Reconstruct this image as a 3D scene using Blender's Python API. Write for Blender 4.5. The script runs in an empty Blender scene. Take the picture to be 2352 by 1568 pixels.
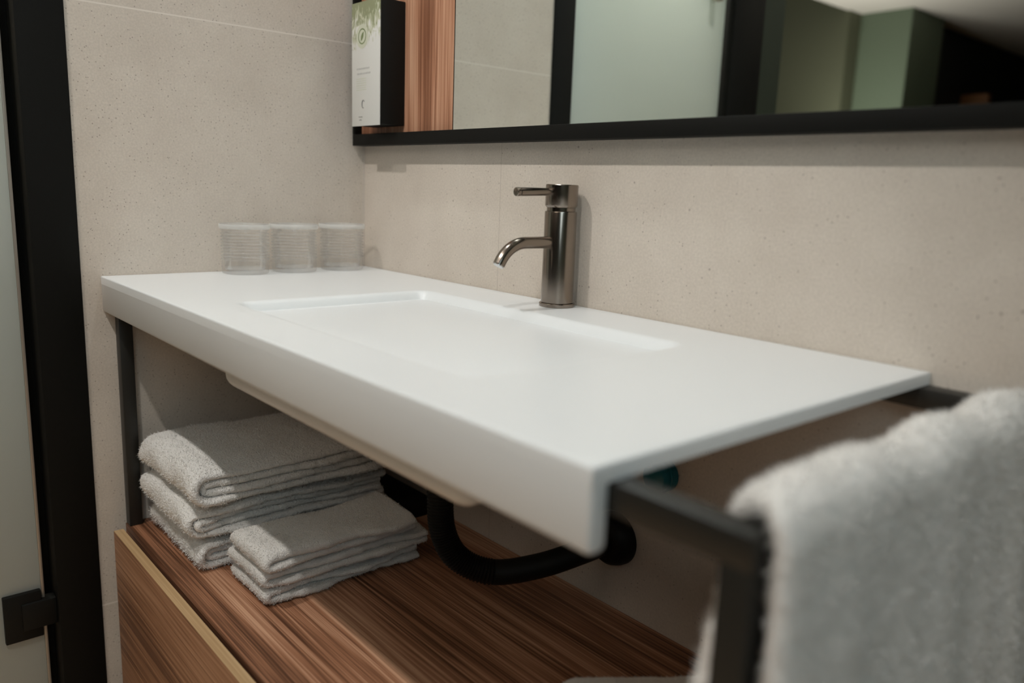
import bpy, bmesh, math, random
import numpy as np
from mathutils import Vector, noise
random.seed(7); rng = np.random.default_rng(7)
S = bpy.context.scene; COL = S.collection
PI = math.pi

# ---------------------------------------------------------------- camera, exposure, world, lights
cd = bpy.data.cameras.new('camera'); cam = bpy.data.objects.new('camera', cd); COL.objects.link(cam)
cam.location = (1.3402, -0.7851, 1.0060); cam.rotation_euler = (1.3814, -0.0363, 0.8620)
cd.sensor_width = 36; cd.sensor_fit = 'HORIZONTAL'; cd.lens = 1846.144 / 2352 * 36
cd.clip_start = 0.02; cd.clip_end = 50
cd.dof.use_dof = True; cd.dof.focus_distance = 1.15; cd.dof.aperture_fstop = 2.6
S.camera = cam
S.view_settings.view_transform = 'Standard'; S.view_settings.look = 'None'
S.view_settings.gamma = 1; S.view_settings.use_curve_mapping = False
S.view_settings.exposure = 0.0
S.cycles.transparent_max_bounces = 32
W = bpy.data.worlds.new('world'); S.world = W; W.use_nodes = True
W.node_tree.nodes['Background'].inputs[0].default_value = (0.75, 0.85, 0.9, 1)
W.node_tree.nodes['Background'].inputs[1].default_value = 0.02

def area(name, loc, target, sx, sy, power, color):
    l = bpy.data.lights.new(name, 'AREA'); l.shape = 'RECTANGLE'; l.size = sx; l.size_y = sy
    l.energy = power; l.color = color
    o = bpy.data.objects.new(name, l); COL.objects.link(o); o.location = loc
    o.rotation_euler = (Vector(target) - Vector(loc)).to_track_quat('-Z', 'Y').to_euler()
    return o
def point(name, loc, power, color, r):
    l = bpy.data.lights.new(name, 'POINT'); l.energy = power; l.color = color; l.shadow_soft_size = r
    o = bpy.data.objects.new(name, l); COL.objects.link(o); o.location = loc
    return o
def spot(name, loc, target, power, color, r, ang, blend):
    l = bpy.data.lights.new(name, 'SPOT'); l.energy = power; l.color = color; l.shadow_soft_size = r
    l.spot_size = math.radians(ang); l.spot_blend = blend
    o = bpy.data.objects.new(name, l); COL.objects.link(o); o.location = loc
    o.rotation_euler = (Vector(target) - Vector(loc)).to_track_quat('-Z', 'Y').to_euler()
    return o
area('lamp_over_mirror', (0.42, -0.26, 1.95), (0.42, -0.28, 0), 0.45, 0.06, 2.0, (0.92, 0.97, 1.0))
spot('ceiling_downlight', (0.35, -1.12, 2.42), (0.26, -0.40, 0.75), 42, (1.0, 0.965, 0.92), 0.022, 66, .5)
spot('ceiling_downlight', (1.20, -1.12, 2.42), (0.60, -0.42, 0.78), 34, (1.0, 0.965, 0.92), 0.022, 56, .7)
spot('added_floor_bounce_light', (0.9, -2.05, 2.42), (0.9, -1.6, 0), 290, (1.0, 0.90, 0.78), 0.05, 56, .5)  # added unseen light on the floor, so it bounces onto the apron
area('added_cool_side_fill', (2.45, -1.25, 1.75), (0.9, -0.35, 0.7), 0.9, 0.9, 9.5, (0.74, 0.92, 1.0))  # added cool fill for the hung towel's outer side, no window there
area('added_warm_front_fill', (0.9, -2.6, 2.25), (0.7, -0.3, 0.8), 1.3, 0.5, 4.8, (1.0, 0.89, 0.76))  # added soft fill to brighten faces turned to the front, no fixture there
point('shower_light', (-0.50, -0.70, 2.1), 28, (1.0, 0.97, 0.9), 0.06)
spot('added_far_wall_light', (-2.3, -2.7, 2.0), (-1.9, -5.7, 2.1), 36, (1.0, .93, .86), .06, 62, .6)  # added out of sight to brighten the far olive wall and pillar
area('added_far_ceiling_light', (-1.7, -4.9, 1.25), (-1.7, -5.0, 3), 0.4, 0.4, 13, (1.0, 0.94, 0.86))  # added below the mirrored view to brighten the far ceiling

# ---------------------------------------------------------------- tagging
def tag(o, label=None, cat=None, group=None, kind=None):
    if label: o['label'] = label
    if cat: o['category'] = cat
    if group: o['group'] = group
    if kind: o['kind'] = kind
    return o
def empty(name, loc, label=None, cat=None, group=None, kind=None):
    o = bpy.data.objects.new(name, None); COL.objects.link(o); o.location = loc
    o.empty_display_size = 0.02
    return tag(o, label, cat, group, kind)
def link(name, me, mat, parent=None, smooth=True, origin=None):
    o = bpy.data.objects.new(name, me); COL.objects.link(o)
    for m in (mat if isinstance(mat, (list, tuple)) else [mat]): me.materials.append(m)
    if smooth:
        me.shade_smooth() if hasattr(me, 'shade_smooth') else [setattr(p, 'use_smooth', True) for p in me.polygons]
    if parent is not None:
        o.parent = parent
        o.location = -Vector(parent_world(parent))
    return o
def parent_world(p):
    v = Vector(p.location)
    while p.parent is not None:
        p = p.parent; v += Vector(p.location)
    return v
def sharp(o, ang=35):
    me = o.data
    me.set_sharp_from_angle(angle=math.radians(ang))
    return o

# ---------------------------------------------------------------- mesh helpers (all in world coordinates)
def bm_box(bm, x0, x1, y0, y1, z0, z1, bev=0.0, seg=2):
    r = bmesh.ops.create_cube(bm, size=1.0)
    vs = r['verts']
    for v in vs:
        v.co = Vector((x0 if v.co.x < 0 else x1, y0 if v.co.y < 0 else y1, z0 if v.co.z < 0 else z1))
    if bev > 0:
        es = list({e for v in vs for e in v.link_edges})
        bmesh.ops.bevel(bm, geom=es, offset=bev, segments=seg, profile=0.5, affect='EDGES')
def bm_tube(bm, pts, rad, seg=20, cap=True, closed=False):
    pts = [Vector(p) for p in pts]; n = len(pts)
    rads = rad if isinstance(rad, (list, tuple)) else [rad] * n
    rings = []; prev = None
    for i, p in enumerate(pts):
        t = (pts[min(i+1, n-1)] - pts[max(i-1, 0)]).normalized()
        if prev is None:
            a = Vector((0, 0, 1)) if abs(t.z) < .9 else Vector((1, 0, 0))
            u = t.cross(a).normalized()
        else:
            u = (prev - t * prev.dot(t)).normalized()
        prev = u; w = t.cross(u)
        rings.append([bm.verts.new(p + (u*math.cos(2*PI*k/seg) + w*math.sin(2*PI*k/seg)) * rads[i]) for k in range(seg)])
    for i in range(n-1):
        for k in range(seg):
            bm.faces.new((rings[i][k], rings[i][(k+1) % seg], rings[i+1][(k+1) % seg], rings[i+1][k]))
    if cap:
        bm.faces.new(rings[0][::-1]); bm.faces.new(rings[-1])
def bm_lathe(bm, prof, c, seg=48, axis='z', closed=False):
    """prof: list of (r, h); c: centre of h=0."""
    rings = []
    for r, h in prof:
        ring = []
        if r < 1e-6:
            ring = [None]
        for k in range(seg if r >= 1e-6 else 1):
            a = 2*PI*k/seg; p = (r*math.cos(a), r*math.sin(a), h)
            if axis == 'y': p = (p[0], p[2], p[1])
            if axis == 'x': p = (p[2], p[0], p[1])
            v = bm.verts.new((c[0]+p[0], c[1]+p[1], c[2]+p[2]))
            if r < 1e-6: ring = [v]
            else: ring.append(v)
        rings.append(ring)
    m = len(rings)
    for i in range(m if closed else m-1):
        a, b = rings[i], rings[(i+1) % m]
        for k in range(seg):
            k2 = (k+1) % seg
            if len(a) == 1 and len(b) == 1: continue
            if len(a) == 1: bm.faces.new((a[0], b[k2], b[k]))
            elif len(b) == 1: bm.faces.new((a[k], a[k2], b[0]))
            else: bm.faces.new((a[k], a[k2], b[k2], b[k]))
def done(name, bm, mat, parent=None, smooth=True, ang=35):
    bmesh.ops.recalc_face_normals(bm, faces=bm.faces[:])
    me = bpy.data.meshes.new(name); bm.to_mesh(me); bm.free()
    o = link(name, me, mat, parent, smooth)
    if smooth: sharp(o, ang)
    return o
def box(name, dims, mat, parent=None, bev=0.0, seg=2):
    bm = bmesh.new(); bm_box(bm, *dims, bev=bev, seg=seg)
    return done(name, bm, mat, parent, smooth=bev > 0)

# ---------------------------------------------------------------- materials
def newmat(name):
    m = bpy.data.materials.new(name); m.use_nodes = True
    nt = m.node_tree; b = nt.nodes['Principled BSDF']
    return m, nt, b
def L(nt, a, b): nt.links.new(a, b)
def simple(name, col, rough=0.5, metal=0.0, spec=0.5, bump=0.0, bscale=400, var=0.0, vscale=20):
    m, nt, b = newmat(name)
    b.inputs['Base Color'].default_value = (*col, 1); b.inputs['Roughness'].default_value = rough
    b.inputs['Metallic'].default_value = metal; b.inputs['Specular IOR Level'].default_value = spec
    tc = nt.nodes.new('ShaderNodeTexCoord')
    if var > 0:
        n = nt.nodes.new('ShaderNodeTexNoise'); n.inputs['Scale'].default_value = vscale
        n.inputs['Detail'].default_value = 4; L(nt, tc.outputs['Object'], n.inputs['Vector'])
        r = nt.nodes.new('ShaderNodeValToRGB')
        r.color_ramp.elements[0].position = .3; r.color_ramp.elements[1].position = .7
        r.color_ramp.elements[0].color = (*[c*(1-var) for c in col], 1)
        r.color_ramp.elements[1].color = (*[min(1, c*(1+var)) for c in col], 1)
        L(nt, n.outputs['Fac'], r.inputs['Fac']); L(nt, r.outputs['Color'], b.inputs['Base Color'])
    if bump > 0:
        n = nt.nodes.new('ShaderNodeTexNoise'); n.inputs['Scale'].default_value = bscale
        n.inputs['Detail'].default_value = 3; L(nt, tc.outputs['Object'], n.inputs['Vector'])
        bp = nt.nodes.new('ShaderNodeBump'); bp.inputs['Strength'].default_value = bump
        bp.inputs['Distance'].default_value = 0.003
        L(nt, n.outputs['Fac'], bp.inputs['Height']); L(nt, bp.outputs['Normal'], b.inputs['Normal'])
    return m

def math_node(nt, op, a, b=None, c=None):
    n = nt.nodes.new('ShaderNodeMath'); n.operation = op
    for i, v in enumerate((a, b, c)):
        if v is None: continue
        if isinstance(v, (int, float)): n.inputs[i].default_value = v
        else: L(nt, v, n.inputs[i])
    return n.outputs[0]

def stone(name, grooves):
    """beige fine grained stone tile; grooves: list of (axis, position) of single joints."""
    m, nt, b = newmat(name)
    tc = nt.nodes.new('ShaderNodeTexCoord'); P = tc.outputs['Object']
    base = nt.nodes.new('ShaderNodeTexNoise'); base.inputs['Scale'].default_value = 9; base.inputs['Detail'].default_value = 7
    base.inputs['Roughness'].default_value = .65; L(nt, P, base.inputs['Vector'])
    r = nt.nodes.new('ShaderNodeValToRGB'); cr = r.color_ramp
    cr.elements[0].position = .3; cr.elements[0].color = (.56, .495, .425, 1)
    cr.elements[1].position = .7; cr.elements[1].color = (.64, .575, .50, 1)
    L(nt, base.outputs['Fac'], r.inputs['Fac'])
    gr = nt.nodes.new('ShaderNodeTexNoise'); gr.inputs['Scale'].default_value = 330; gr.inputs['Detail'].default_value = 2
    L(nt, P, gr.inputs['Vector'])
    mg = nt.nodes.new('ShaderNodeMapRange'); mg.inputs[1].default_value = .3; mg.inputs[2].default_value = .7
    mg.inputs[3].default_value = .93; mg.inputs[4].default_value = 1.06; L(nt, gr.outputs['Fac'], mg.inputs[0])
    mul = nt.nodes.new('ShaderNodeMix'); mul.data_type = 'RGBA'; mul.blend_type = 'MULTIPLY'; mul.inputs[0].default_value = 1
    L(nt, r.outputs['Color'], mul.inputs[6]); L(nt, mg.outputs[0], mul.inputs[7])
    col = mul.outputs[2]
    # small dark pits, clustered
    for sc, thr, seed in ((190, .12, 0.0), (58, .06, 3.7)):
        vo = nt.nodes.new('ShaderNodeTexVoronoi'); vo.inputs['Scale'].default_value = sc
        mp = nt.nodes.new('ShaderNodeMapping'); mp.inputs['Location'].default_value = (seed, seed*.7, seed*.3)
        L(nt, P, mp.inputs['Vector']); L(nt, mp.outputs['Vector'], vo.inputs['Vector'])
        keep = nt.nodes.new('ShaderNodeSeparateColor'); L(nt, vo.outputs['Color'], keep.inputs[0])
        cl = nt.nodes.new('ShaderNodeTexNoise'); cl.inputs['Scale'].default_value = 7; L(nt, P, cl.inputs['Vector'])
        k = math_node(nt, 'GREATER_THAN', math_node(nt, 'ADD', keep.outputs[0], math_node(nt, 'MULTIPLY', cl.outputs['Fac'], .7)), 1.20)
        dd = nt.nodes.new('ShaderNodeMapRange'); dd.inputs[1].default_value = thr; dd.inputs[2].default_value = thr*1.9
        dd.inputs[3].default_value = 1; dd.inputs[4].default_value = 0; L(nt, vo.outputs['Distance'], dd.inputs[0])
        f = math_node(nt, 'MULTIPLY', math_node(nt, 'MULTIPLY', k, dd.outputs[0]), .58)
        mx = nt.nodes.new('ShaderNodeMix'); mx.data_type = 'RGBA'; L(nt, f, mx.inputs[0]); L(nt, col, mx.inputs[6])
        mx.inputs[7].default_value = (.17, .13, .10, 1); col = mx.outputs[2]
    sep = nt.nodes.new('ShaderNodeSeparateXYZ'); L(nt, P, sep.inputs[0])
    for ax, pos, w in grooves:
        d = math_node(nt, 'ABSOLUTE', math_node(nt, 'SUBTRACT', sep.outputs[ax], pos))
        g = math_node(nt, 'LESS_THAN', d, w)
        mx = nt.nodes.new('ShaderNodeMix'); mx.data_type = 'RGBA'; L(nt, g, mx.inputs[0]); L(nt, col, mx.inputs[6])
        mx.inputs[7].default_value = (.72, .66, .59, 1) if w > .0008 else (.47, .41, .35, 1); col = mx.outputs[2]
    L(nt, col, b.inputs['Base Color'])
    b.inputs['Roughness'].default_value = .62; b.inputs['Specular IOR Level'].default_value = .3
    bp = nt.nodes.new('ShaderNodeBump'); bp.inputs['Strength'].default_value = .12; bp.inputs['Distance'].default_value = .001
    L(nt, gr.outputs['Fac'], bp.inputs['Height']); L(nt, bp.outputs['Normal'], b.inputs['Normal'])
    return m

def wood(name, axis, cols, fine=480, seed=0.0, rough=.5):
    """grain running along axis (0 x, 2 z)."""
    m, nt, b = newmat(name)
    tc = nt.nodes.new('ShaderNodeTexCoord')
    def mapped(al, ac):
        mp = nt.nodes.new('ShaderNodeMapping')
        sc = [ac, ac, ac]; sc[axis] = al
        mp.inputs['Scale'].default_value = sc; mp.inputs['Location'].default_value = (seed, seed*1.3, seed*.6)
        L(nt, tc.outputs['Object'], mp.inputs['Vector']); return mp.outputs['Vector']
    big = nt.nodes.new('ShaderNodeTexNoise'); big.inputs['Scale'].default_value = 1; big.inputs['Detail'].default_value = 3
    L(nt, mapped(1.2, 14), big.inputs['Vector'])
    wv = nt.nodes.new('ShaderNodeTexNoise'); wv.inputs['Scale'].default_value = 1; wv.inputs['Detail'].default_value = 2
    wv.inputs['Distortion'].default_value = .6
    L(nt, mapped(2.6, 150), wv.inputs['Vector'])
    fn = nt.nodes.new('ShaderNodeTexNoise'); fn.inputs['Scale'].default_value = 1; fn.inputs['Detail'].default_value = 3
    L(nt, mapped(5, fine), fn.inputs['Vector'])
    v = math_node(nt, 'ADD', math_node(nt, 'MULTIPLY', big.outputs['Fac'], .40),
                  math_node(nt, 'ADD', math_node(nt, 'MULTIPLY', wv.outputs['Fac'], .34), math_node(nt, 'MULTIPLY', fn.outputs['Fac'], .26)))
    r = nt.nodes.new('ShaderNodeValToRGB'); cr = r.color_ramp
    cr.elements[0].position = .405; cr.elements[0].color = (*cols[0], 1)
    cr.elements[1].position = .60; cr.elements[1].color = (*cols[2], 1)
    e = cr.elements.new(.50); e.color = (*cols[1], 1)
    L(nt, v, r.inputs['Fac']); L(nt, r.outputs['Color'], b.inputs['Base Color'])
    b.inputs['Roughness'].default_value = rough; b.inputs['Specular IOR Level'].default_value = .35
    bp = nt.nodes.new('ShaderNodeBump'); bp.inputs['Strength'].default_value = .15; bp.inputs['Distance'].default_value = .0006
    L(nt, fn.outputs['Fac'], bp.inputs['Height']); L(nt, bp.outputs['Normal'], b.inputs['Normal'])
    return m

M = {}
M['stone_left'] = stone('stone_tile_left', [(2, 1.2472, .0011), (2, .3097, .0014)])
M['stone_back'] = stone('stone_tile_back', [(0, .398, .0006)])
M['stone'] = stone('stone_tile', [])
M['grout'] = simple('grout', (.60, .54, .48), .8)
M['black'] = simple('black_powder_coat', (.006, .006, .005), .6, 0, .14, bump=.05, bscale=900)
M['steel_black'] = simple('black_painted_steel', (.014, .0135, .011), .42, 0, .5, bump=.06, bscale=700)
M['plastic_black'] = simple('black_plastic', (.006, .006, .005), .5, 0, .2)
M['matte_black'] = simple('matte_black_casing', (.006, .006, .005), .6, 0, .2)
M['basin'] = simple('white_solid_surface', (.755, .775, .78), .34, 0, .45)
M['metal'] = simple('gunmetal_brushed', (.275, .235, .20), .20, 1.0)
M['chrome'] = simple('chrome', (.7, .7, .7), .12, 1.0)
M['silver'] = simple('satin_aluminium', (.42, .38, .33), .4, .6)
M['towel'] = simple('white_terry', (.83, .81, .775), .95, 0, .05, bump=1.0, bscale=330, var=.05, vscale=260)
M['flat_towel'] = simple('white_woven_cotton', (.81, .785, .745), .95, 0, .05, bump=.8, bscale=520, var=.04, vscale=300)
W1 = [(.10, .040, .018), (.34, .155, .082), (.62, .36, .225)]
M['wood_top'] = wood('walnut_top', 0, W1, seed=1.3)
M['wood_front'] = wood('walnut_front', 0, [(.15, .065, .030), (.31, .15, .075), (.46, .25, .14)], seed=4.1)
M['wood_edge'] = wood('edge_band_light', 0, [(.42, .27, .13), (.50, .33, .17), (.58, .40, .22)], seed=2.0)
M['wood_panel'] = wood('walnut_panel', 2, [(.20, .080, .040), (.42, .20, .115), (.62, .37, .24)], fine=520, seed=7.7)
M['teal'] = simple('teal_plastic', (.0, .13, .17), .35)
M['white_paint'] = simple('white_paint', (.72, .68, .63), .8, bump=.1, bscale=200)
M['green_wall'] = simple('sage_green_paint', (.12, .155, .105), .7, bump=.05, bscale=200)
M['dark_green'] = simple('dark_green_paint', (.032, .045, .028), .7)
M['olive_wall'] = simple('olive_green_paint', (.10, .105, .065), .7, bump=.05, bscale=200)
M['dark_wall'] = simple('charcoal_wall', (.012, .012, .010), .7)
M['floor'] = simple('warm_bounce_floor', (.34, .24, .15), .6, var=.08, vscale=6)  # unseen floor, colour warmed so its bounce tints the shade
M['brown'] = simple('brown_wood_board', (.30, .14, .06), .5)

def mirror_mat():
    m = bpy.data.materials.new('mirror_silver'); m.use_nodes = True; nt = m.node_tree
    nt.nodes.clear(); o = nt.nodes.new('ShaderNodeOutputMaterial'); g = nt.nodes.new('ShaderNodeBsdfGlossy')
    g.inputs['Roughness'].default_value = 0.0; g.inputs['Color'].default_value = (.86, .91, .88, 1)
    L(nt, g.outputs[0], o.inputs[0]); return m
M['mirror'] = mirror_mat()
def frosted_mat():
    m = bpy.data.materials.new('frosted_glass'); m.use_nodes = True; nt = m.node_tree; nt.nodes.clear()
    o = nt.nodes.new('ShaderNodeOutputMaterial')
    d = nt.nodes.new('ShaderNodeBsdfDiffuse'); d.inputs[0].default_value = (.68, .70, .67, 1)
    t = nt.nodes.new('ShaderNodeBsdfTranslucent'); t.inputs[0].default_value = (.72, .78, .74, 1)
    g = nt.nodes.new('ShaderNodeBsdfGlossy'); g.inputs['Roughness'].default_value = .35; g.inputs[0].default_value = (.8, .85, .83, 1)
    a = nt.nodes.new('ShaderNodeMixShader'); a.inputs[0].default_value = .5; L(nt, d.outputs[0], a.inputs[1]); L(nt, t.outputs[0], a.inputs[2])
    c = nt.nodes.new('ShaderNodeMixShader'); c.inputs[0].default_value = .05; L(nt, a.outputs[0], c.inputs[1]); L(nt, g.outputs[0], c.inputs[2])
    L(nt, c.outputs[0], o.inputs[0]); return m
M['frosted'] = frosted_mat()
def glass_mat(name, d0, d1, gl, rough=.08):
    m = bpy.data.materials.new(name); m.use_nodes = True; nt = m.node_tree; nt.nodes.clear()
    o = nt.nodes.new('ShaderNodeOutputMaterial')
    t = nt.nodes.new('ShaderNodeBsdfTransparent')
    g = nt.nodes.new('ShaderNodeBsdfGlossy'); g.inputs['Roughness'].default_value = rough
    d = nt.nodes.new('ShaderNodeBsdfDiffuse'); d.inputs[0].default_value = (.95, .96, .95, 1)
    e = nt.nodes.new('ShaderNodeBsdfTranslucent'); e.inputs[0].default_value = (.95, .96, .95, 1)
    de = nt.nodes.new('ShaderNodeMixShader'); de.inputs[0].default_value = .5; L(nt, d.outputs[0], de.inputs[1]); L(nt, e.outputs[0], de.inputs[2])
    lw = nt.nodes.new('ShaderNodeLayerWeight'); lw.inputs['Blend'].default_value = .28
    a = nt.nodes.new('ShaderNodeMixShader'); L(nt, math_node(nt, 'MULTIPLY', lw.outputs['Fresnel'], gl), a.inputs[0]); L(nt, t.outputs[0], a.inputs[1]); L(nt, g.outputs[0], a.inputs[2])
    c = nt.nodes.new('ShaderNodeMixShader'); L(nt, math_node(nt, 'ADD', math_node(nt, 'MULTIPLY', lw.outputs['Facing'], d1), d0), c.inputs[0]); L(nt, a.outputs[0], c.inputs[1]); L(nt, de.outputs[0], c.inputs[2])
    L(nt, c.outputs[0], o.inputs[0]); return m
M['glass'] = glass_mat('clear_tumbler', .008, .05, .30)
M['glass_rib'] = glass_mat('clear_tumbler_rib', .10, .08, .30)
M['glass_rim'] = glass_mat('clear_tumbler_rim', .32, .15, .25)
def label_mat():
    m, nt, b = newmat('dispenser_label')
    tc = nt.nodes.new('ShaderNodeTexCoord'); sep = nt.nodes.new('ShaderNodeSeparateXYZ'); L(nt, tc.outputs['Object'], sep.inputs[0])
    mp = nt.nodes.new('ShaderNodeMapping'); mp.inputs['Scale'].default_value = (105, 105, 55); L(nt, tc.outputs['Object'], mp.inputs['Vector'])
    n = nt.nodes.new('ShaderNodeTexNoise'); n.inputs['Scale'].default_value = 1.0; n.inputs['Detail'].default_value = 3
    n.inputs['Distortion'].default_value = 1.2; L(nt, mp.outputs['Vector'], n.inputs['Vector'])
    z = nt.nodes.new('ShaderNodeMapRange'); z.inputs[1].default_value = 1.215; z.inputs[2].default_value = 1.30
    z.inputs[3].default_value = -.32; z.inputs[4].default_value = .25; L(nt, sep.outputs[2], z.inputs[0])
    f = nt.nodes.new('ShaderNodeMapRange'); f.inputs[1].default_value = .38; f.inputs[2].default_value = .62
    L(nt, math_node(nt, 'ADD', n.outputs['Fac'], z.outputs[0]), f.inputs[0])
    r = nt.nodes.new('ShaderNodeValToRGB'); cr = r.color_ramp
    cr.elements[0].color = (.66, .66, .63, 1); cr.elements[1].color = (.24, .26, .15, 1)
    e = cr.elements.new(.5); e.color = (.47, .49, .35, 1)
    L(nt, f.outputs[0], r.inputs['Fac']); L(nt, r.outputs['Color'], b.inputs['Base Color'])
    b.inputs['Roughness'].default_value = .45
    return m
M['label'] = label_mat()
M['print_green'] = simple('print_green', (.20, .25, .12), .6)
M['print_pale'] = simple('print_pale_green', (.58, .60, .48), .6)
M['print_grey'] = simple('print_grey', (.47, .47, .45), .6)
M['print_dark'] = simple('print_dark_grey', (.22, .22, .21), .6)

# ================================================================ THE SETTING
LB, DB, HB = 1.0409, 0.46, 0.85
def struct(name, dims, mat):
    return tag(box(name, dims, mat), kind='structure')
struct('wall_back', (-1.15, 2.65, 0.0, 0.12, 0, 2.9), M['stone_back'])
struct('wall_left', (-0.12, 0.0, -0.487, -0.001, 0, 2.9), M['stone_left'])
struct('trim_1', (0.0003, 0.0022, -0.0024, -0.0003, 0.851, 2.45), M['grout'])      # corner joint
struct('floor', (-4.2, 2.65, -11.0, 0.0, -0.12, 0.0), M['floor'])
struct('ceiling', (-2.02, 2.65, -11.0, 0.0, 2.45, 2.57), M['white_paint'])
struct('wall_right', (2.53, 2.65, -11.0, 0.0, 0, 2.45), M['green_wall'])
# shower enclosure behind the frosted door
struct('wall_shower_rear', (-1.15, -1.05, -1.28, 0.0, 0, 2.45), M['stone'])
struct('wall_shower_side', (-1.05, -0.12, -0.487, -0.40, 0, 2.45), M['stone'])
struct('wall_shower_end', (-1.15, -0.13, -1.385, -1.281, 0, 2.45), M['dark_green'])
struct('wall_hall', (-0.13, -0.002, -1.385, -1.281, 0, 2.45), M['dark_green'])
# rooms beyond, seen in the mirror
struct('wall_far_olive', (-4.2, -2.0, -5.75, -5.49, 0, 3.6), M['olive_wall'])
struct('wall_far_pillar', (-2.0, -1.60, -6.25, -5.68, 0, 2.45), M['green_wall'])
struct('wall_far_side', (-2.02, -1.72, -11.0, -6.26, 0, 2.45), M['dark_wall'])
struct('wall_far_end', (-1.72, 2.53, -11.0, -10.6, 0, 2.45), M['dark_wall'])
struct('wall_bedroom_left', (-4.3, -4.2, -5.75, -1.28, 0, 3.6), M['white_paint'])
struct('ceiling_bedroom', (-4.3, -2.021, -5.75, -1.28, 3.6, 3.7), M['white_paint'])

tag(box('wood_board', (-1.715, -1.50, -7.16, -7.06, 0.0, 1.955), M['brown'], None, bev=.004), 'brown wooden board reflected in the mirror right of the green pillar', 'board')
# frosted shower door
door = empty('door_1', (-0.02, -0.85, 0), kind='structure')
def jamb(y0, y1, name='door_jamb'):
    bm = bmesh.new()
    bm_box(bm, -0.11, 0.003, y0, y1, 0, 2.45, bev=.0012)
    return done(name, bm, M['black'], door)
jamb(-0.550, -0.4875)
jamb(-1.279, -1.140)
bm = bmesh.new(); bm_box(bm, -0.105, -0.05, -0.5635, -0.5505, 0, 2.45); done('door_stop', bm, M['black'], door, smooth=False)
box('glass_pane', (-0.028, -0.020, -1.128, -0.5685, 0.012, 2.3), M['frosted'], door, bev=.0008)
box('edge_seal', (-0.0285, -0.0195, -0.5684, -0.5640, 0.012, 2.3), M['silver'], door, bev=.0006)
hg = box('hinge', (-0.034, -0.012, -0.622, -0.570, 0.281, 0.359), M['plastic_black'], door, bev=.0015)
box('hinge_knuckle', (-0.030, -0.008, -0.598, -0.5505, 0.298, 0.342), M['plastic_black'], hg, bev=.001)
dh = box('door_handle', (-0.014, 0.004, -1.085, -1.062, 1.50, 1.80), M['silver'], door, bev=.003)

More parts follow.
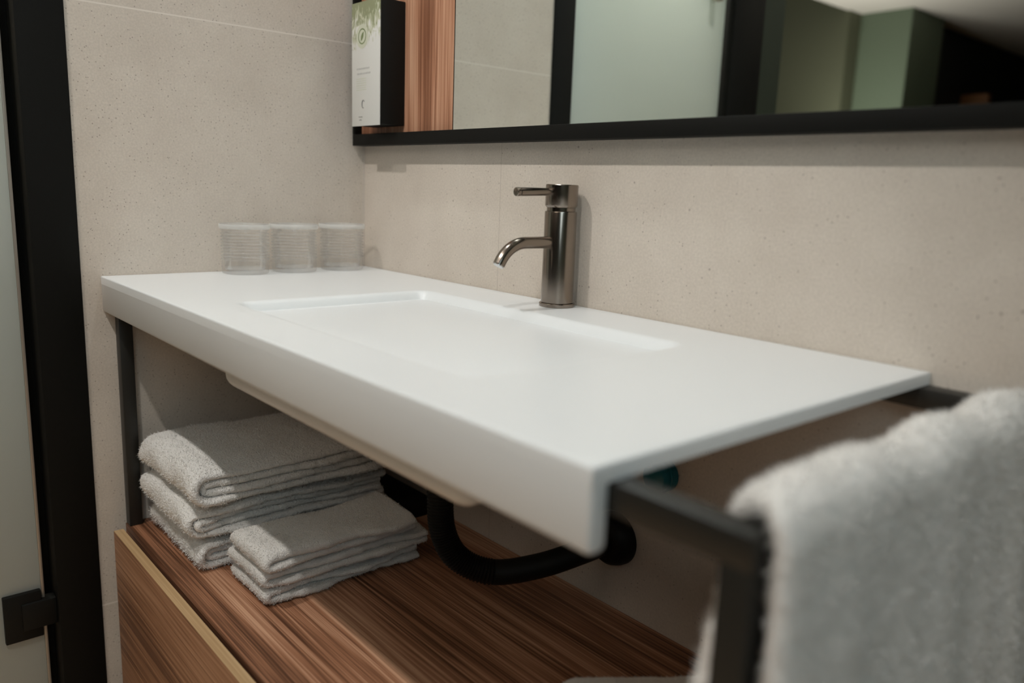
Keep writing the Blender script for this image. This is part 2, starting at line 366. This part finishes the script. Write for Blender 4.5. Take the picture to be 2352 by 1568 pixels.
# ================================================================ VANITY BASIN
def sd_round(x, y, cx, cy, hx, hy, r):
    qx = abs(x-cx) - (hx-r); qy = abs(y-cy) - (hy-r)
    return min(max(qx, qy), 0) + math.hypot(max(qx, 0), max(qy, 0)) - r
def sst(a, b, v):
    t = min(max((v-a)/(b-a), 0), 1); return t*t*(3-2*t)
BX0, BX1, BY0, BY1 = .345, .835, -.392, -.098
def basin_z(x, y):
    d = -sd_round(x, y, (BX0+BX1)/2, (BY0+BY1)/2, (BX1-BX0)/2, (BY1-BY0)/2, .022)
    if d <= 0: return 0.0
    z = .072*sst(0, .045, d)**.9
    dr = math.hypot(x-.58, y+.235)
    z += .010*sst(.0, .12, d)
    return -z
def make_basin():
    root = empty('vanity_basin', (LB/2, -DB/2, HB), 'long white rectangular washbasin top with deep front apron and sunken bowl', 'washbasin')
    def axis(a0, a1, lo, hi, n, dense=.0035):
        s = {a0, a1}
        v = a0
        while v < a1:
            near = (abs(v-lo) < .06) or (abs(v-hi) < .06)
            s.add(round(v, 5)); v += dense if near else .016
        return sorted(s)
    ED = .0022
    xs = axis(0.001+ED, LB-ED, BX0, BX1, 0); ys = axis(-DB+ED, -.001-ED, BY0, BY1, 0)
    verts = []; faces = []
    nx, ny = len(xs), len(ys)
    for y in ys:
        for x in xs: verts.append((x, y, HB + basin_z(x, y)))
    for j in range(ny-1):
        for i in range(nx-1):
            a = j*nx+i; faces.append((a, a+1, a+nx+1, a+nx))
    # boundary loop then rounded arris, side, underside
    loop = [i for i in range(nx)] + [j*nx+nx-1 for j in range(1, ny)] + [(ny-1)*nx+i for i in range(nx-2, -1, -1)] + [j*nx for j in range(ny-2, 0, -1)]
    X0, X1, Y0, Y1 = .001, LB, -DB, -.001
    def off(v, k):  # push outward by k*ED
        x, y, z = v
        ex = -1 if abs(x-(X0+ED)) < 1e-6 else (1 if abs(x-(X1-ED)) < 1e-6 else 0)
        ey = -1 if abs(y-(Y0+ED)) < 1e-6 else (1 if abs(y-(Y1-ED)) < 1e-6 else 0)
        return x + ex*ED*k, y + ey*ED*k
    prev = loop
    T = .0121; AP = .0556
    for k, dz in ((.38, .08*ED), (.71, .29*ED), (.92, .62*ED), (1.0, ED), (1.0, T)):
        cur = []
        for idx in loop:
            x, y = off(verts[idx], k); verts.append((x, y, HB-dz)); cur.append(len(verts)-1)
        n = len(loop)
        for i in range(n): faces.append((prev[i], cur[i], cur[(i+1) % n], prev[(i+1) % n]))
        prev = cur
    me = bpy.data.meshes.new('countertop')
    bm = bmesh.new()
    me.from_pydata(verts, [], faces); bm.from_mesh(me)
    bm.verts.ensure_lookup_table()
    bm.faces.new([bm.verts[i] for i in prev][::-1])
    bmesh.ops.recalc_face_normals(bm, faces=bm.faces[:])
    top = bmesh.new(); bm.to_mesh(me); bm.free(); top.free()
    ct = link('countertop', me, M['basin'], root); sharp(ct, 50)
    # front apron, rounded at its lower edge, its top buried in the slab thickness
    bm = bmesh.new()
    prof = [(-DB, HB-T+.00005), (-DB, HB-AP+.004), (-DB+.0012, HB-AP+.0012), (-DB+.004, HB-AP), (-DB+.0115, HB-AP), (-DB+.0145, HB-AP+.0012), (-DB+.0155, HB-AP+.004), (-DB+.0155, HB-T+.00005)]
    def ring(x, s=0.0):
        return [bm.verts.new((x, y+(s if y < -DB+.007 else -s), z+(s if z < HB-AP+.01 else 0))) for y, z in prof]
    rs = [ring(.001, .0015), ring(.0025), ring(LB-.0028), ring(LB-.0008, .0008), ring(LB, .0025)]
    for a, b in zip(rs, rs[1:]):
        for i in range(len(prof)-1): bm.faces.new((a[i], a[i+1], b[i+1], b[i]))
        bm.faces.new((a[-1], a[0], b[0], b[-1]))
    bm.faces.new(rs[0]); bm.faces.new(rs[-1][::-1])
    done('front_apron', bm, M['basin'], root, ang=60)
    # bowl shell underneath
    bm = bmesh.new()
    bm_box(bm, .352, .858, -.412, -.085, .7445, HB-T+.0005, bev=.018, seg=5)
    done('bowl_underside', bm, M['basin'], root, ang=60)
    bm = bmesh.new()
    bm_lathe(bm, [(0, .004), (.020, .004), (.0225, .0028), (.023, 0), (0, 0)], (.58, -.235, HB+basin_z(.58, -.235)+.0002))
    done('drain', bm, M['chrome'], root)
    return root
make_basin()

# ================================================================ FRAME
def make_frame():
    r = empty('steel_stand', (.569, -.22, .4445), 'black square-tube steel stand carrying the basin, with side bar holding the towel', 'stand')
    T = .0200; x1 = 1.138; yf = -.4435; yb = -.002; zt = .8378
    b = .0012
    for (x, y) in ((0.0015, yf), (x1-T, yf), (0.0015, yb-T), (x1-T, yb-T)):
        box('leg', (x, x+T, y, y+T, .4440, zt-T), M['steel_black'], r, bev=b)
    for (y) in (yf, yb-T):
        box('rail', (0.0015, x1, y, y+T, zt-T, zt), M['steel_black'], r, bev=b)
    for x in (0.0015, x1-T):
        box('side_rail' if x < .5 else 'towel_bar', (x, x+T, yf+T+.0003, yb-T-.0003, zt-T, zt), M['steel_black'], r, bev=b)
make_frame()

# ================================================================ CABINET
def make_cabinet():
    r = empty('vanity_cabinet', (.57, -.23, 0), 'long low reddish walnut cabinet standing under the basin stand', 'cabinet')
    zt = .4438
    box('top_board', (.001, 1.1405, -.4447, -.001, zt-.018, zt), M['wood_top'], r, bev=.0006)
    box('carcass', (.001, 1.1405, -.4400, -.001, .08, zt-.0182), M['wood_front'], r)
    d = box('drawer_front', (.024, 1.138, -.4690, -.4545, .085, zt-.0006), M['wood_front'], r, bev=.0004)
    box('edge_band', (.0242, 1.1378, -.4688, -.4547, zt-.0008, zt+.0002), M['wood_edge'], d)
    box('plinth', (.03, 1.11, -.41, -.03, 0, .0795), M['plastic_black'], r)
make_cabinet()

# ================================================================ FAUCET
def make_faucet():
    fx, fy = .562, -.0305
    r = empty('faucet', (fx, fy, HB), 'gunmetal single-lever basin mixer tap standing on the white basin edge', 'faucet')
    z0 = HB
    bm = bmesh.new(); bm_lathe(bm, [(0, 0), (.0238, 0), (.0242, .0008), (.0242, .0040), (.0234, .0050), (0, .0050)], (fx, fy, z0+.0002)); done('base_ring', bm, M['metal'], r)
    bm = bmesh.new(); bm_lathe(bm, [(0, .0052), (.0212, .0052), (.0218, .006), (.0216, .1255), (.0212, .1268), (.0192, .1276), (.0192, .1318), (0, .1318)], (fx, fy, z0)); done('body', bm, M['metal'], r)
    bm = bmesh.new(); bm_lathe(bm, [(0, .1320), (.0196, .1320), (.0214, .1340), (.0217, .1350), (.0217, .1612), (.0210, .1620), (0, .1622)], (fx, fy, z0)); cap = done('handle_cap', bm, M['metal'], r)
    # lever with flared tip
    bm = bmesh.new(); zl = z0+.1512
    pts = [(fx, fy-.019, zl+.001), (fx, fy-.024, zl+.0008), (fx, fy-.0245, zl+.0008), (fx, fy-.074, zl-.0003), (fx, fy-.0742, zl-.0003), (fx, fy-.0758, zl-.0003), (fx, fy-.076, zl-.0003), (fx, fy-.0798, zl-.0004), (fx, fy-.0804, zl-.0004)]
    bm_tube(bm, pts, [.0045, .0045, .0050, .0056, .0048, .0048, .0057, .0057, .0050], 28); done('lever', bm, M['metal'], cap)
    # spout
    bm = bmesh.new(); zs = z0+.0863; pts = [(fx, fy-.015, zs), (fx, fy-.06, zs)]
    R = .047; ns = 14; tot = math.radians(58); yb = fy-.062
    for i in range(ns+1):
        a = tot*i/ns; pts.append((fx, yb-R*math.sin(a), zs-R*(1-math.cos(a))))
    pts.append((fx, pts[-1][1]-.006*math.cos(tot), pts[-1][2]-.006*math.sin(tot)))
    bm_tube(bm, pts, .0078, 28); sp = done('spout', bm, M['metal'], r)
    e = Vector(pts[-1]); dr = Vector((0, -math.cos(tot), -math.sin(tot)))
    bm = bmesh.new(); bm_tube(bm, [e-dr*.001, e+dr*.0012, e+dr*.0016], [.0066, .0066, .005], 28); done('aerator', bm, M['chrome'], sp)
make_faucet()

# ================================================================ TUMBLERS
def make_tumbler():
    r = empty('tumbler', (0, 0, 0))
    R = .0375; H = .081
    out = [(0, 0), (R-.004, 0), (R-.001, .0012), (R, .004), (R-.0002, .019), (R-.0012, .0215)]
    z = .0215; n = 9; p = (.068-.0215)/n
    for i in range(n):
        out += [(R-.0020, z+p*.10), (R, z+p*.38), (R, z+p*.62), (R-.0020, z+p*.90)]; z += p
    out += [(R-.0012, .0685), (R+.0012, .0715), (R+.0022, .0745), (R+.0022, H-.001), (R+.0014, H)]
    inn = [(R+.0002, H), (R-.0004, H-.002), (R-.0010, .0735), (R-.0035, .066), (R-.0040, .024), (R-.0060, .0075), (0, .0062)]
    bm = bmesh.new(); bm_lathe(bm, out+inn, (0, 0, 0), 64)
    done('glass_body', bm, M['glass'], r, ang=80)
    bm = bmesh.new(); z = .0215
    for i in range(n):
        c = z+p*.5; bm_lathe(bm, [(R+.0001, c-.0011), (R+.0008, c-.0004), (R+.0008, c+.0004), (R+.0001, c+.0011)], (0, 0, 0), 64); z += p
    done('ribs', bm, M['glass_rib'], r, ang=80)
    bm = bmesh.new(); bm_lathe(bm, [(R+.0023, H-.0075), (R+.0030, H-.006), (R+.0030, H-.0008), (R+.0023, H)], (0, 0, 0), 64, closed=True)
    done('rim', bm, M['glass_rim'], r, ang=80)
    bm = bmesh.new(); bm_lathe(bm, [(0, .0064), (R-.0062, .0064), (R-.0055, .0078), (R-.0062, .0090), (0, .0090)], (0, 0, 0), 64)
    done('base', bm, M['glass_rib'], r, ang=80)
    return r
tum = make_tumbler()
def copy_tree(o, parent=None):
    c = o.copy(); COL.objects.link(c)
    if parent is not None:
        c.parent = parent; c.matrix_parent_inverse = o.matrix_parent_inverse.copy()
    for ch in o.children: copy_tree(ch, c)
    return c
tum_labels = [(-.249, 'ribbed clear tumbler, farthest from the wall corner of the row of three'),
              (-.162, 'ribbed clear tumbler standing between the two others on the basin'),
              (-.0705, 'ribbed clear tumbler tucked into the tiled corner behind the others')]
for i, (y, lb) in enumerate(tum_labels):
    t = tum if i == 0 else copy_tree(tum)
    t.location = (.0435, y, HB+.0003); t.rotation_euler.z = i*.4
    tag(t, lb, 'drinking glass', 'tumblers in the basin corner')

# ================================================================ MIRROR
def make_mirror():
    r = empty('wall_mirror', (.8, -.015, 1.07), 'wide black-framed wall mirror with a walnut strip at its left end', 'mirror')
    x0, x1, z0, z1 = .0035, 1.95, 1.0700, 1.95; w = .020; yf = -.026; pl = -.011
    box('frame_bottom', (x0, x1, yf, -.001, z0, z0+w), M['black'], r, bev=.0008)
    box('frame_top', (x0, x1, yf, -.001, z1-w, z1), M['black'], r, bev=.0008)
    box('frame_side', (x0, x0+.008, yf, -.001, z0+w+.0002, z1-w-.0002), M['black'], r, bev=.0006)
    box('frame_side', (x1-w, x1, yf, -.001, z0+w+.0002, z1-w-.0002), M['black'], r, bev=.0008)
    box('wood_panel', (x0+.0085, .2890, pl-.0005, -.002, z0+w+.0003, z1-w-.0003), M['wood_panel'], r)
    box('mirror_glass', (.2905, x1-w-.0003, pl, -.003, z0+w+.0003, z1-w-.0003), M['mirror'], r)
    box('mirror_edge', (.2892, .2903, pl-.0003, -.003, z0+w+.0003, z1-w-.0003), M['plastic_black'], r)
make_mirror()

# ================================================================ SOAP DISPENSER
def make_dispenser():
    r = empty('soap_dispenser', (.108, -.035, 1.10), 'black wall dispenser with white label and green leaf print on the walnut panel', 'soap dispenser')
    x0, x1, z0, z1 = .0630, .1533, 1.0995, 1.2990
    box('casing', (x0, x1, -.0590, -.0117, z0+.0015, z1), M['matte_black'], r, bev=.0012)
    lab = box('label_panel', (x0-.0003, x1-.0002, -.0606, -.0591, z0, z1+.0005), M['label'], r, bev=.0004)
    yl = -.06075
    def disc(name, cx, cz, ro, ri, mat, ry=1.0, y=yl, seg=40):
        bm = bmesh.new()
        vo = [bm.verts.new((cx+ro*math.cos(2*PI*k/seg), y, cz+ro*ry*math.sin(2*PI*k/seg))) for k in range(seg)]
        if ri > 0:
            vi = [bm.verts.new((cx+ri*math.cos(2*PI*k/seg), y, cz+ri*ry*math.sin(2*PI*k/seg))) for k in range(seg)]
            for k in range(seg): bm.faces.new((vo[k], vo[(k+1) % seg], vi[(k+1) % seg], vi[k]))
        else: bm.faces.new(vo)
        return done(name, bm, mat, lab, smooth=False)
    cx, cz = .0975, 1.2445
    disc('emblem_ground', cx, cz, .0195, 0, M['print_pale'], 1.0, yl-.0001)
    disc('emblem_ring', cx, cz, .0128, .0106, M['print_green'], 1.0, yl-.00025)
    bm = bmesh.new()      # leaf inside the emblem
    pts = []
    for k in range(21):
        t = k/20; pts.append((-.0045+.0095*t + .0028*math.sin(PI*t), -.008+.0155*t - .0020*math.sin(PI*t)))
    for k in range(19, 0, -1):
        t = k/20; pts.append((-.0045+.0095*t - .0030*math.sin(PI*t), -.008+.0155*t + .0022*math.sin(PI*t)))
    bm.faces.new([bm.verts.new((cx+a, yl-.00025, cz+b)) for a, b in pts])
    done('emblem_leaf', bm, M['print_green'], lab, smooth=False)
    def lines(name, rows, mat, h):
        bm = bmesh.new(); rr = random.Random(5)
        for (xa, xb, z) in rows:
            x = xa
            while x < xb:
                w = rr.uniform(.0009, .0022)
                bm_box(bm, x, min(x+w, xb), yl-.00005, yl+.0001, z, z+h*rr.uniform(.75, 1)); x += w+rr.uniform(.0004, .0012)
        return done(name, bm, mat, lab, smooth=False)
    lines('heading_print', [(.079, .121, 1.1915), (.081, .124, 1.1835)], M['print_grey'], .0030)
    lines('body_print', [(.078, .110, 1.1760-.0036*i) for i in range(6)], M['print_pale'], .0014)
    # small curled mark
    bm = bmesh.new()
    pts = [(.101+.0045*math.cos(a)*(1-.05*a), yl, 1.1345+.0075*math.sin(a)*(1-.05*a)) for a in [0.6+.25*k for k in range(19)]]
    bm_tube(bm, pts, [.0011*(.4+.6*math.sin(PI*k/18)) for k in range(19)], 8); done('curled_mark', bm, M['print_dark'], lab)
    lines('foot_print', [(.086, .098, 1.1135), (.088, .096, 1.1085)], M['print_dark'], .0018)
make_dispenser()

# ================================================================ PLUMBING
def smooth_path(ctrl, n=12):
    P = [Vector(c) for c in ctrl]; P = [P[0]*2-P[1]] + P + [P[-1]*2-P[-2]]; out = []
    for i in range(1, len(P)-2):
        for k in range(n):
            t = k/n; a, b, c, d = P[i-1:i+3]
            out.append(.5*((2*b) + (c-a)*t + (2*a-5*b+4*c-d)*t*t + (3*b-a-3*c+d)*t**3))
    out.append(P[-2]); return out
def make_trap():
    r = empty('drain_hose', (.58, -.22, .55), 'black ribbed flexible drain hose curving from bowl to wall', 'hose')
    ctrl = [(.585, -.235, .7448), (.583, -.235, .700), (.577, -.230, .63), (.578, -.225, .580), (.592, -.210, .545), (.618, -.175, .527), (.645, -.12, .530), (.665, -.06, .541), (.668, -.012, .545)]
    p = smooth_path(ctrl, 60)
    rad = [.0158 + .0011*math.sin(i*2*PI/5.0) if i < 300 else .0160 for i in range(len(p))]
    bm = bmesh.new(); bm_tube(bm, p, rad, 24); done('ribbed_hose', bm, M['plastic_black'], r)
    bm = bmesh.new(); bm_lathe(bm, [(0, -.0285), (.020, -.0285), (.026, -.0265), (.033, -.018), (.036, -.008), (.0365, -.0008), (0, -.0008)], (.668, 0, .545), 48, 'y'); done('wall_flange', bm, M['plastic_black'], r)
make_trap()
def make_valve():
    r = empty('shutoff_valve', (.742, -.02, .66), 'small round teal shut-off valve on the wall under the basin', 'valve')
    bm = bmesh.new(); bm_lathe(bm, [(0, -.0255), (.013, -.0255), (.0165, -.024), (.0185, -.020), (.0185, -.012), (.021, -.0105), (.021, -.0008), (0, -.0008)], (.742, 0, .658), 40, 'y'); done('valve_body', bm, M['teal'], r)
    bm = bmesh.new(); bm_lathe(bm, [(.0200, -.0112), (.0212, -.0112), (.0212, -.0098), (.0200, -.0098)], (.742, 0, .658), 40, 'y', closed=True); done('valve_ring', bm, M['teal'], r)
    h = bmesh.new(); p = smooth_path([(.738, -.028, .672), (.735, -.040, .700), (.715, -.050, .745), (.68, -.045, .80), (.62, -.050, .775), (.585, -.052, .740)], 20)
    bm_tube(h, p, .0035, 12); done('supply_hose', h, M['silver'], r)
make_valve()
bx = box('junction_box', (.120, .262, -.088, -.024, .4440, .4770), M['plastic_black'], None, bev=.0015)
tag(bx, 'flat black box on the cabinet by the wall, half hidden behind the big towels', 'box')

# ================================================================ TOWELS
def loop_section(w, t, nw=56, nr=6):
    """rounded rectangle outline: (a along the width, b along the thickness)."""
    pts = []
    h = t/2
    for k in range(nw+1): pts.append((-w/2+h+(w-t)*k/nw, h))
    for k in range(1, nr): a = PI/2-PI*k/nr; pts.append((w/2-h+h*math.cos(a), h*math.sin(a)))
    for k in range(nw+1): pts.append((w/2-h-(w-t)*k/nw, -h))
    for k in range(1, nr): a = -PI/2-PI*k/nr; pts.append((-w/2+h+h*math.cos(a), h*math.sin(a)))
    return pts
def resample(pts, step):
    pts = [np.array(p, float) for p in pts]; out = [pts[0]]
    d = [0]
    for a, b in zip(pts, pts[1:]): d.append(d[-1]+np.linalg.norm(b-a))
    n = max(8, int(d[-1]/step)); P = np.array(pts)
    s = np.linspace(0, d[-1], n+1)
    return np.stack([np.interp(s, d, P[:, 0]), np.interp(s, d, P[:, 1])], 1)
def ribbon(path, w, t, edge, place, nw=56):
    """sweep a rounded cloth section along a 2D path; edge(s) shifts the cloth sideways; place(w,a,b)->xyz"""
    P = path; n = len(P)
    T = np.gradient(P, axis=0); T /= np.linalg.norm(T, axis=1)[:, None]+1e-9
    N = np.stack([-T[:, 1], T[:, 0]], 1)
    sec = loop_section(w, t, nw); m = len(sec)
    V = []; F = []
    for i in range(n):
        e = edge(i/(n-1)); k = 1.0
        for a, b in sec:
            q = P[i]+N[i]*b
            V.append(place(a+e*(1 if a > 0 else .4), q[0], q[1]))
    for i in range(n-1):
        for j in range(m):
            a = i*m+j; b = i*m+(j+1) % m; F.append((a, b, b+m, a+m))
    F.append(tuple(range(m))[::-1]); F.append(tuple(range((n-1)*m, n*m)))
    return V, F
def fold_path(y_front, y_back, z_lo, z_hi, wob, seed):
    """U shaped fold: comes from the back along the top, turns at the front, returns below."""
    r = (z_hi-z_lo)/2; zc = (z_hi+z_lo)/2; pts = []
    def off(y): return wob*noise.noise(Vector((y*9, seed, 0)))*sst(y_front, y_front+.12, y)
    ys = np.linspace(y_back, y_front+r, 40)
    for y in ys: pts.append((y, z_hi+off(y)))
    for k in range(1, 16):
        a = PI/2+PI*k/16; pts.append((y_front+r+r*math.cos(a), zc+r*math.sin(a)))
    for y in ys[::-1]: pts.append((y, z_lo+off(y)*.5))
    return resample(pts, .0042)
def tufts(V, F, count, length, width, normal_jit=.7):
    V = np.array(V); tri = np.array([f for f in F if len(f) == 4])
    A, B, C, D = V[tri[:, 0]], V[tri[:, 1]], V[tri[:, 2]], V[tri[:, 3]]
    nrm = np.cross(C-A, D-B); ar = np.linalg.norm(nrm, axis=1); nrm = nrm/(ar[:, None]+1e-12)
    idx = rng.choice(len(tri), count, p=ar/ar.sum())
    u = rng.random((count, 1)); v = rng.random((count, 1))
    p = (A[idx]*(1-u)+B[idx]*u)*(1-v)+(D[idx]*(1-u)+C[idx]*u)*v
    n = nrm[idx]+rng.normal(0, normal_jit, (count, 3))*.6; n /= np.linalg.norm(n, axis=1)[:, None]
    s = np.cross(n, rng.normal(0, 1, (count, 3))); s /= np.linalg.norm(s, axis=1)[:, None]+1e-9
    L_ = length*rng.uniform(.5, 1.2, (count, 1)); w = width
    bend = rng.normal(0, .35, (count, 3))*L_
    v0 = p-s*w/2-n*.0006; v1 = p+s*w/2-n*.0006; v2 = p+n*L_*.6+s*w*.5; v3 = p+n*L_*.6-s*w*.5; v4 = p+n*L_+bend
    nv = np.stack([v0, v1, v2, v3, v4], 1).reshape(-1, 3)
    base = len(V)+np.arange(count)[:, None]*5
    q = (base+np.array([0, 1, 2, 3])).tolist(); t = (base+np.array([3, 2, 4])).tolist()
    return nv, q, t
def cloth_mesh(name, parts, mat, bump, freq, tuft=0, tl=.002, tw=.0006, zlim=None):
    V = []; F = []
    for v, f in parts:
        o = len(V); V += v; F += [tuple(i+o for i in q) for q in f]
    me0 = bpy.data.meshes.new('tmp'); me0.from_pydata(V, [], F); bm = bmesh.new(); bm.from_mesh(me0)
    bmesh.ops.recalc_face_normals(bm, faces=bm.faces[:]); bm.normal_update()
    for v in bm.verts:
        c = v.co; k = noise.noise(c*freq)*.6+noise.noise(c*freq*3.1)*.4
        v.co = c+v.normal*k*bump
    bm.verts.index_update()
    V = [tuple(v.co) for v in bm.verts]; F = [tuple(v.index for v in f.verts) for f in bm.faces]
    bm.free(); bpy.data.meshes.remove(me0)
    allV = V; allF = F
    if tuft:
        nv, q, t = tufts(V, F, tuft, tl, tw)
        allV = V+nv.tolist(); allF = F+[tuple(a) for a in q]+[tuple(a) for a in t]
    if zlim:
        allV = [(x, y, min(max(z, zlim[0]), zlim[1])) for x, y, z in allV]
    me = bpy.data.meshes.new(name); me.from_pydata(allV, [], allF); me.update()
    o = link(name, me, mat, None, True)
    return o
def folded_towel(name, x0, x1, yf, yb, z0, z1, layers, mat, seed, tuft, tl, sag=.006, bump=.0012, freq=70, skew=0.0, gap=.0004, rot=0.0, top=False):
    """nested U folds; layers = number of nested folds"""
    cx = (x0+x1)/2; w = x1-x0; H = z1-z0; t = H/(2*layers)-gap
    parts = []
    def place(wd, y, z):
        x = cx+wd
        # slight sag towards the loose edges, little slump
        e = sst(.30, .5, abs(wd)/w)
        zz = z0+(z-z0)*(1-.16*e*(1 if wd > 0 else .5))
        zz += ((z-z0)/H)*(.006*noise.noise(Vector((x*9, y*8, seed)))+.0022*noise.noise(Vector((x*26, y*22, seed+3))))
        zz += .0030*e*noise.noise(Vector((y*17, z*45, seed+9)))*((z-z0)/H)
        yy = y+skew*wd+.004*noise.noise(Vector((x*16, z*30, seed+5)))
        if rot:
            my = (yf+yb)/2; dx, dy = x-cx, yy-my; c_, s_ = math.cos(rot), math.sin(rot)
            x, yy = cx+dx*c_-dy*s_, my+dx*s_+dy*c_
        return (x, yy, zz)
    for k in range(layers):
        zlo = z0+t/2+gap*.5+k*(t+gap); zhi = z1-t/2-gap*.5-k*(t+gap)
        if zhi-zlo < t*.6: break
        p = fold_path(yf+t/2+k*(t+gap), yb-.006*k-.008*abs(noise.noise(Vector((k*3.3, seed, 1)))), zlo, zhi, 0, seed+k)
        ed = lambda s, k=k: .011*noise.noise(Vector((s*7+k*5, seed*2.7, 0)))+.003*noise.noise(Vector((s*31+k*5, seed*1.7, 4)))-.004*k
        parts.append(ribbon(p, w, t, ed, place, 44))
    o = cloth_mesh(name, parts, mat, bump, freq, tuft, tl, zlim=(z0-.0006, z1+(.05 if top else .0006)))
    return o
ZC = .4441
T1, T2 = M['towel'], M['flat_towel']
o = folded_towel('bath_towel', .036, .246, -.416, -.095, ZC+.001, ZC+.050, 2, T1, 1.1, 60000, .0042)
tag(o, 'thick folded white terry towel at the bottom of the tall stack', 'towel', 'big folded towels on the cabinet')
o = folded_towel('bath_towel', .032, .250, -.430, -.105, ZC+.0515, ZC+.1015, 2, T1, 2.9, 60000, .0036)
tag(o, 'thick folded white terry towel in the middle of the tall stack', 'towel', 'big folded towels on the cabinet')
o = folded_towel('bath_towel', .034, .262, -.428, -.085, ZC+.103, ZC+.160, 2, T1, 4.7, 60000, .0034, top=True)
tag(o, 'thick folded white terry towel lying on top of the tall stack', 'towel', 'big folded towels on the cabinet')
g = 'small folded towels on the cabinet'
o = folded_towel('hand_towel', .272, .392, -.380, -.130, ZC+.001, ZC+.0255, 1, T2, 6.2, 26000, .0020, bump=.0006)
tag(o, 'thin folded white hand towel at the bottom of the small low pile', 'towel', g)
o = folded_towel('hand_towel', .277, .399, -.383, -.122, ZC+.027, ZC+.0505, 1, T2, 7.9, 26000, .0020, bump=.0006)
tag(o, 'thin folded white hand towel in the middle of the small low pile', 'towel', g)
o = folded_towel('hand_towel', .285, .404, -.386, -.140, ZC+.052, ZC+.078, 1, T2, 9.4, 26000, .0018, bump=.0006, top=True)
tag(o, 'thin folded white hand towel on top of the small low pile', 'towel', g)
o = folded_towel('folded_towel', .840, 1.040, -.315, -.083, ZC+.001, ZC+.056, 2, T2, 12.4, 26000, .0020, bump=.0008, rot=math.radians(-36), top=True)
tag(o, 'folded white towel lying at the right end of the cabinet near the stand leg', 'towel')

# towel hung over the side bar
def hanging():
    xb, zt = 1.128, .8378; t = .013; w = .012+t/2
    pts = [(xb-.0135-t/2, .52), (xb-.0130-t/2, .70), (xb-.0128-t/2, zt-.012)]
    for k in range(0, 17):
        a = PI-PI*k/16; pts.append((xb+(.0128+t/2)*math.cos(a), zt-.0095+(.0120+t/2)*math.sin(a)+.0035))
    pts += [(xb+.0128+t/2, zt-.012), (xb+.0170+t/2, .70), (xb+.022+t/2, .50), (xb+.024+t/2, .22)]
    path = resample(pts, .0055)
    y0, y1 = -.438, -.030; cy = (y0+y1)/2
    def place(wd, x, z):
        y = cy+wd
        hang = sst(zt, zt-.22, z) if z < zt else 0
        hang = min(1, max(0, (zt-z)/.22))
        s = 1 if x > xb else -1
        f = .0055*math.sin(y*46+.6)+.0035*math.sin(y*95+1.0+z*5)
        x2 = x+s*hang*(max(f, -.004)+.004)
        z2 = z
        if z > zt-.02: z2 += .009*noise.noise(Vector((y*17, 3.1, 0)))+.002*noise.noise(Vector((y*70, 1.1, 0)))
        fr = sst(.1, -.2, -wd) if False else max(0.0, min(1.0, (-wd-.10)/.1))
        inn = min(1.0, max(0.0, (xb+.016-x)/.03))
        y += fr*inn*(.022 if z > zt-.03 else .022*max(0.0, 1-(zt-.03-z)/.10)-.004*min(1.0, (zt-.03-z)/.1))
        return (x2, y+.005*noise.noise(Vector((z*9, s*3.0, 2))), z2)
    ed = lambda s: .004*noise.noise(Vector((s*7, 8.8, 0)))
    part = ribbon(path, y1-y0, t, ed, place, 90)
    o = cloth_mesh('hanging_towel', [part], T1, .0014, 60, 110000, .0036, .0006)
    tag(o, 'fluffy white terry towel draped over the side bar in the right foreground', 'towel')
hanging()
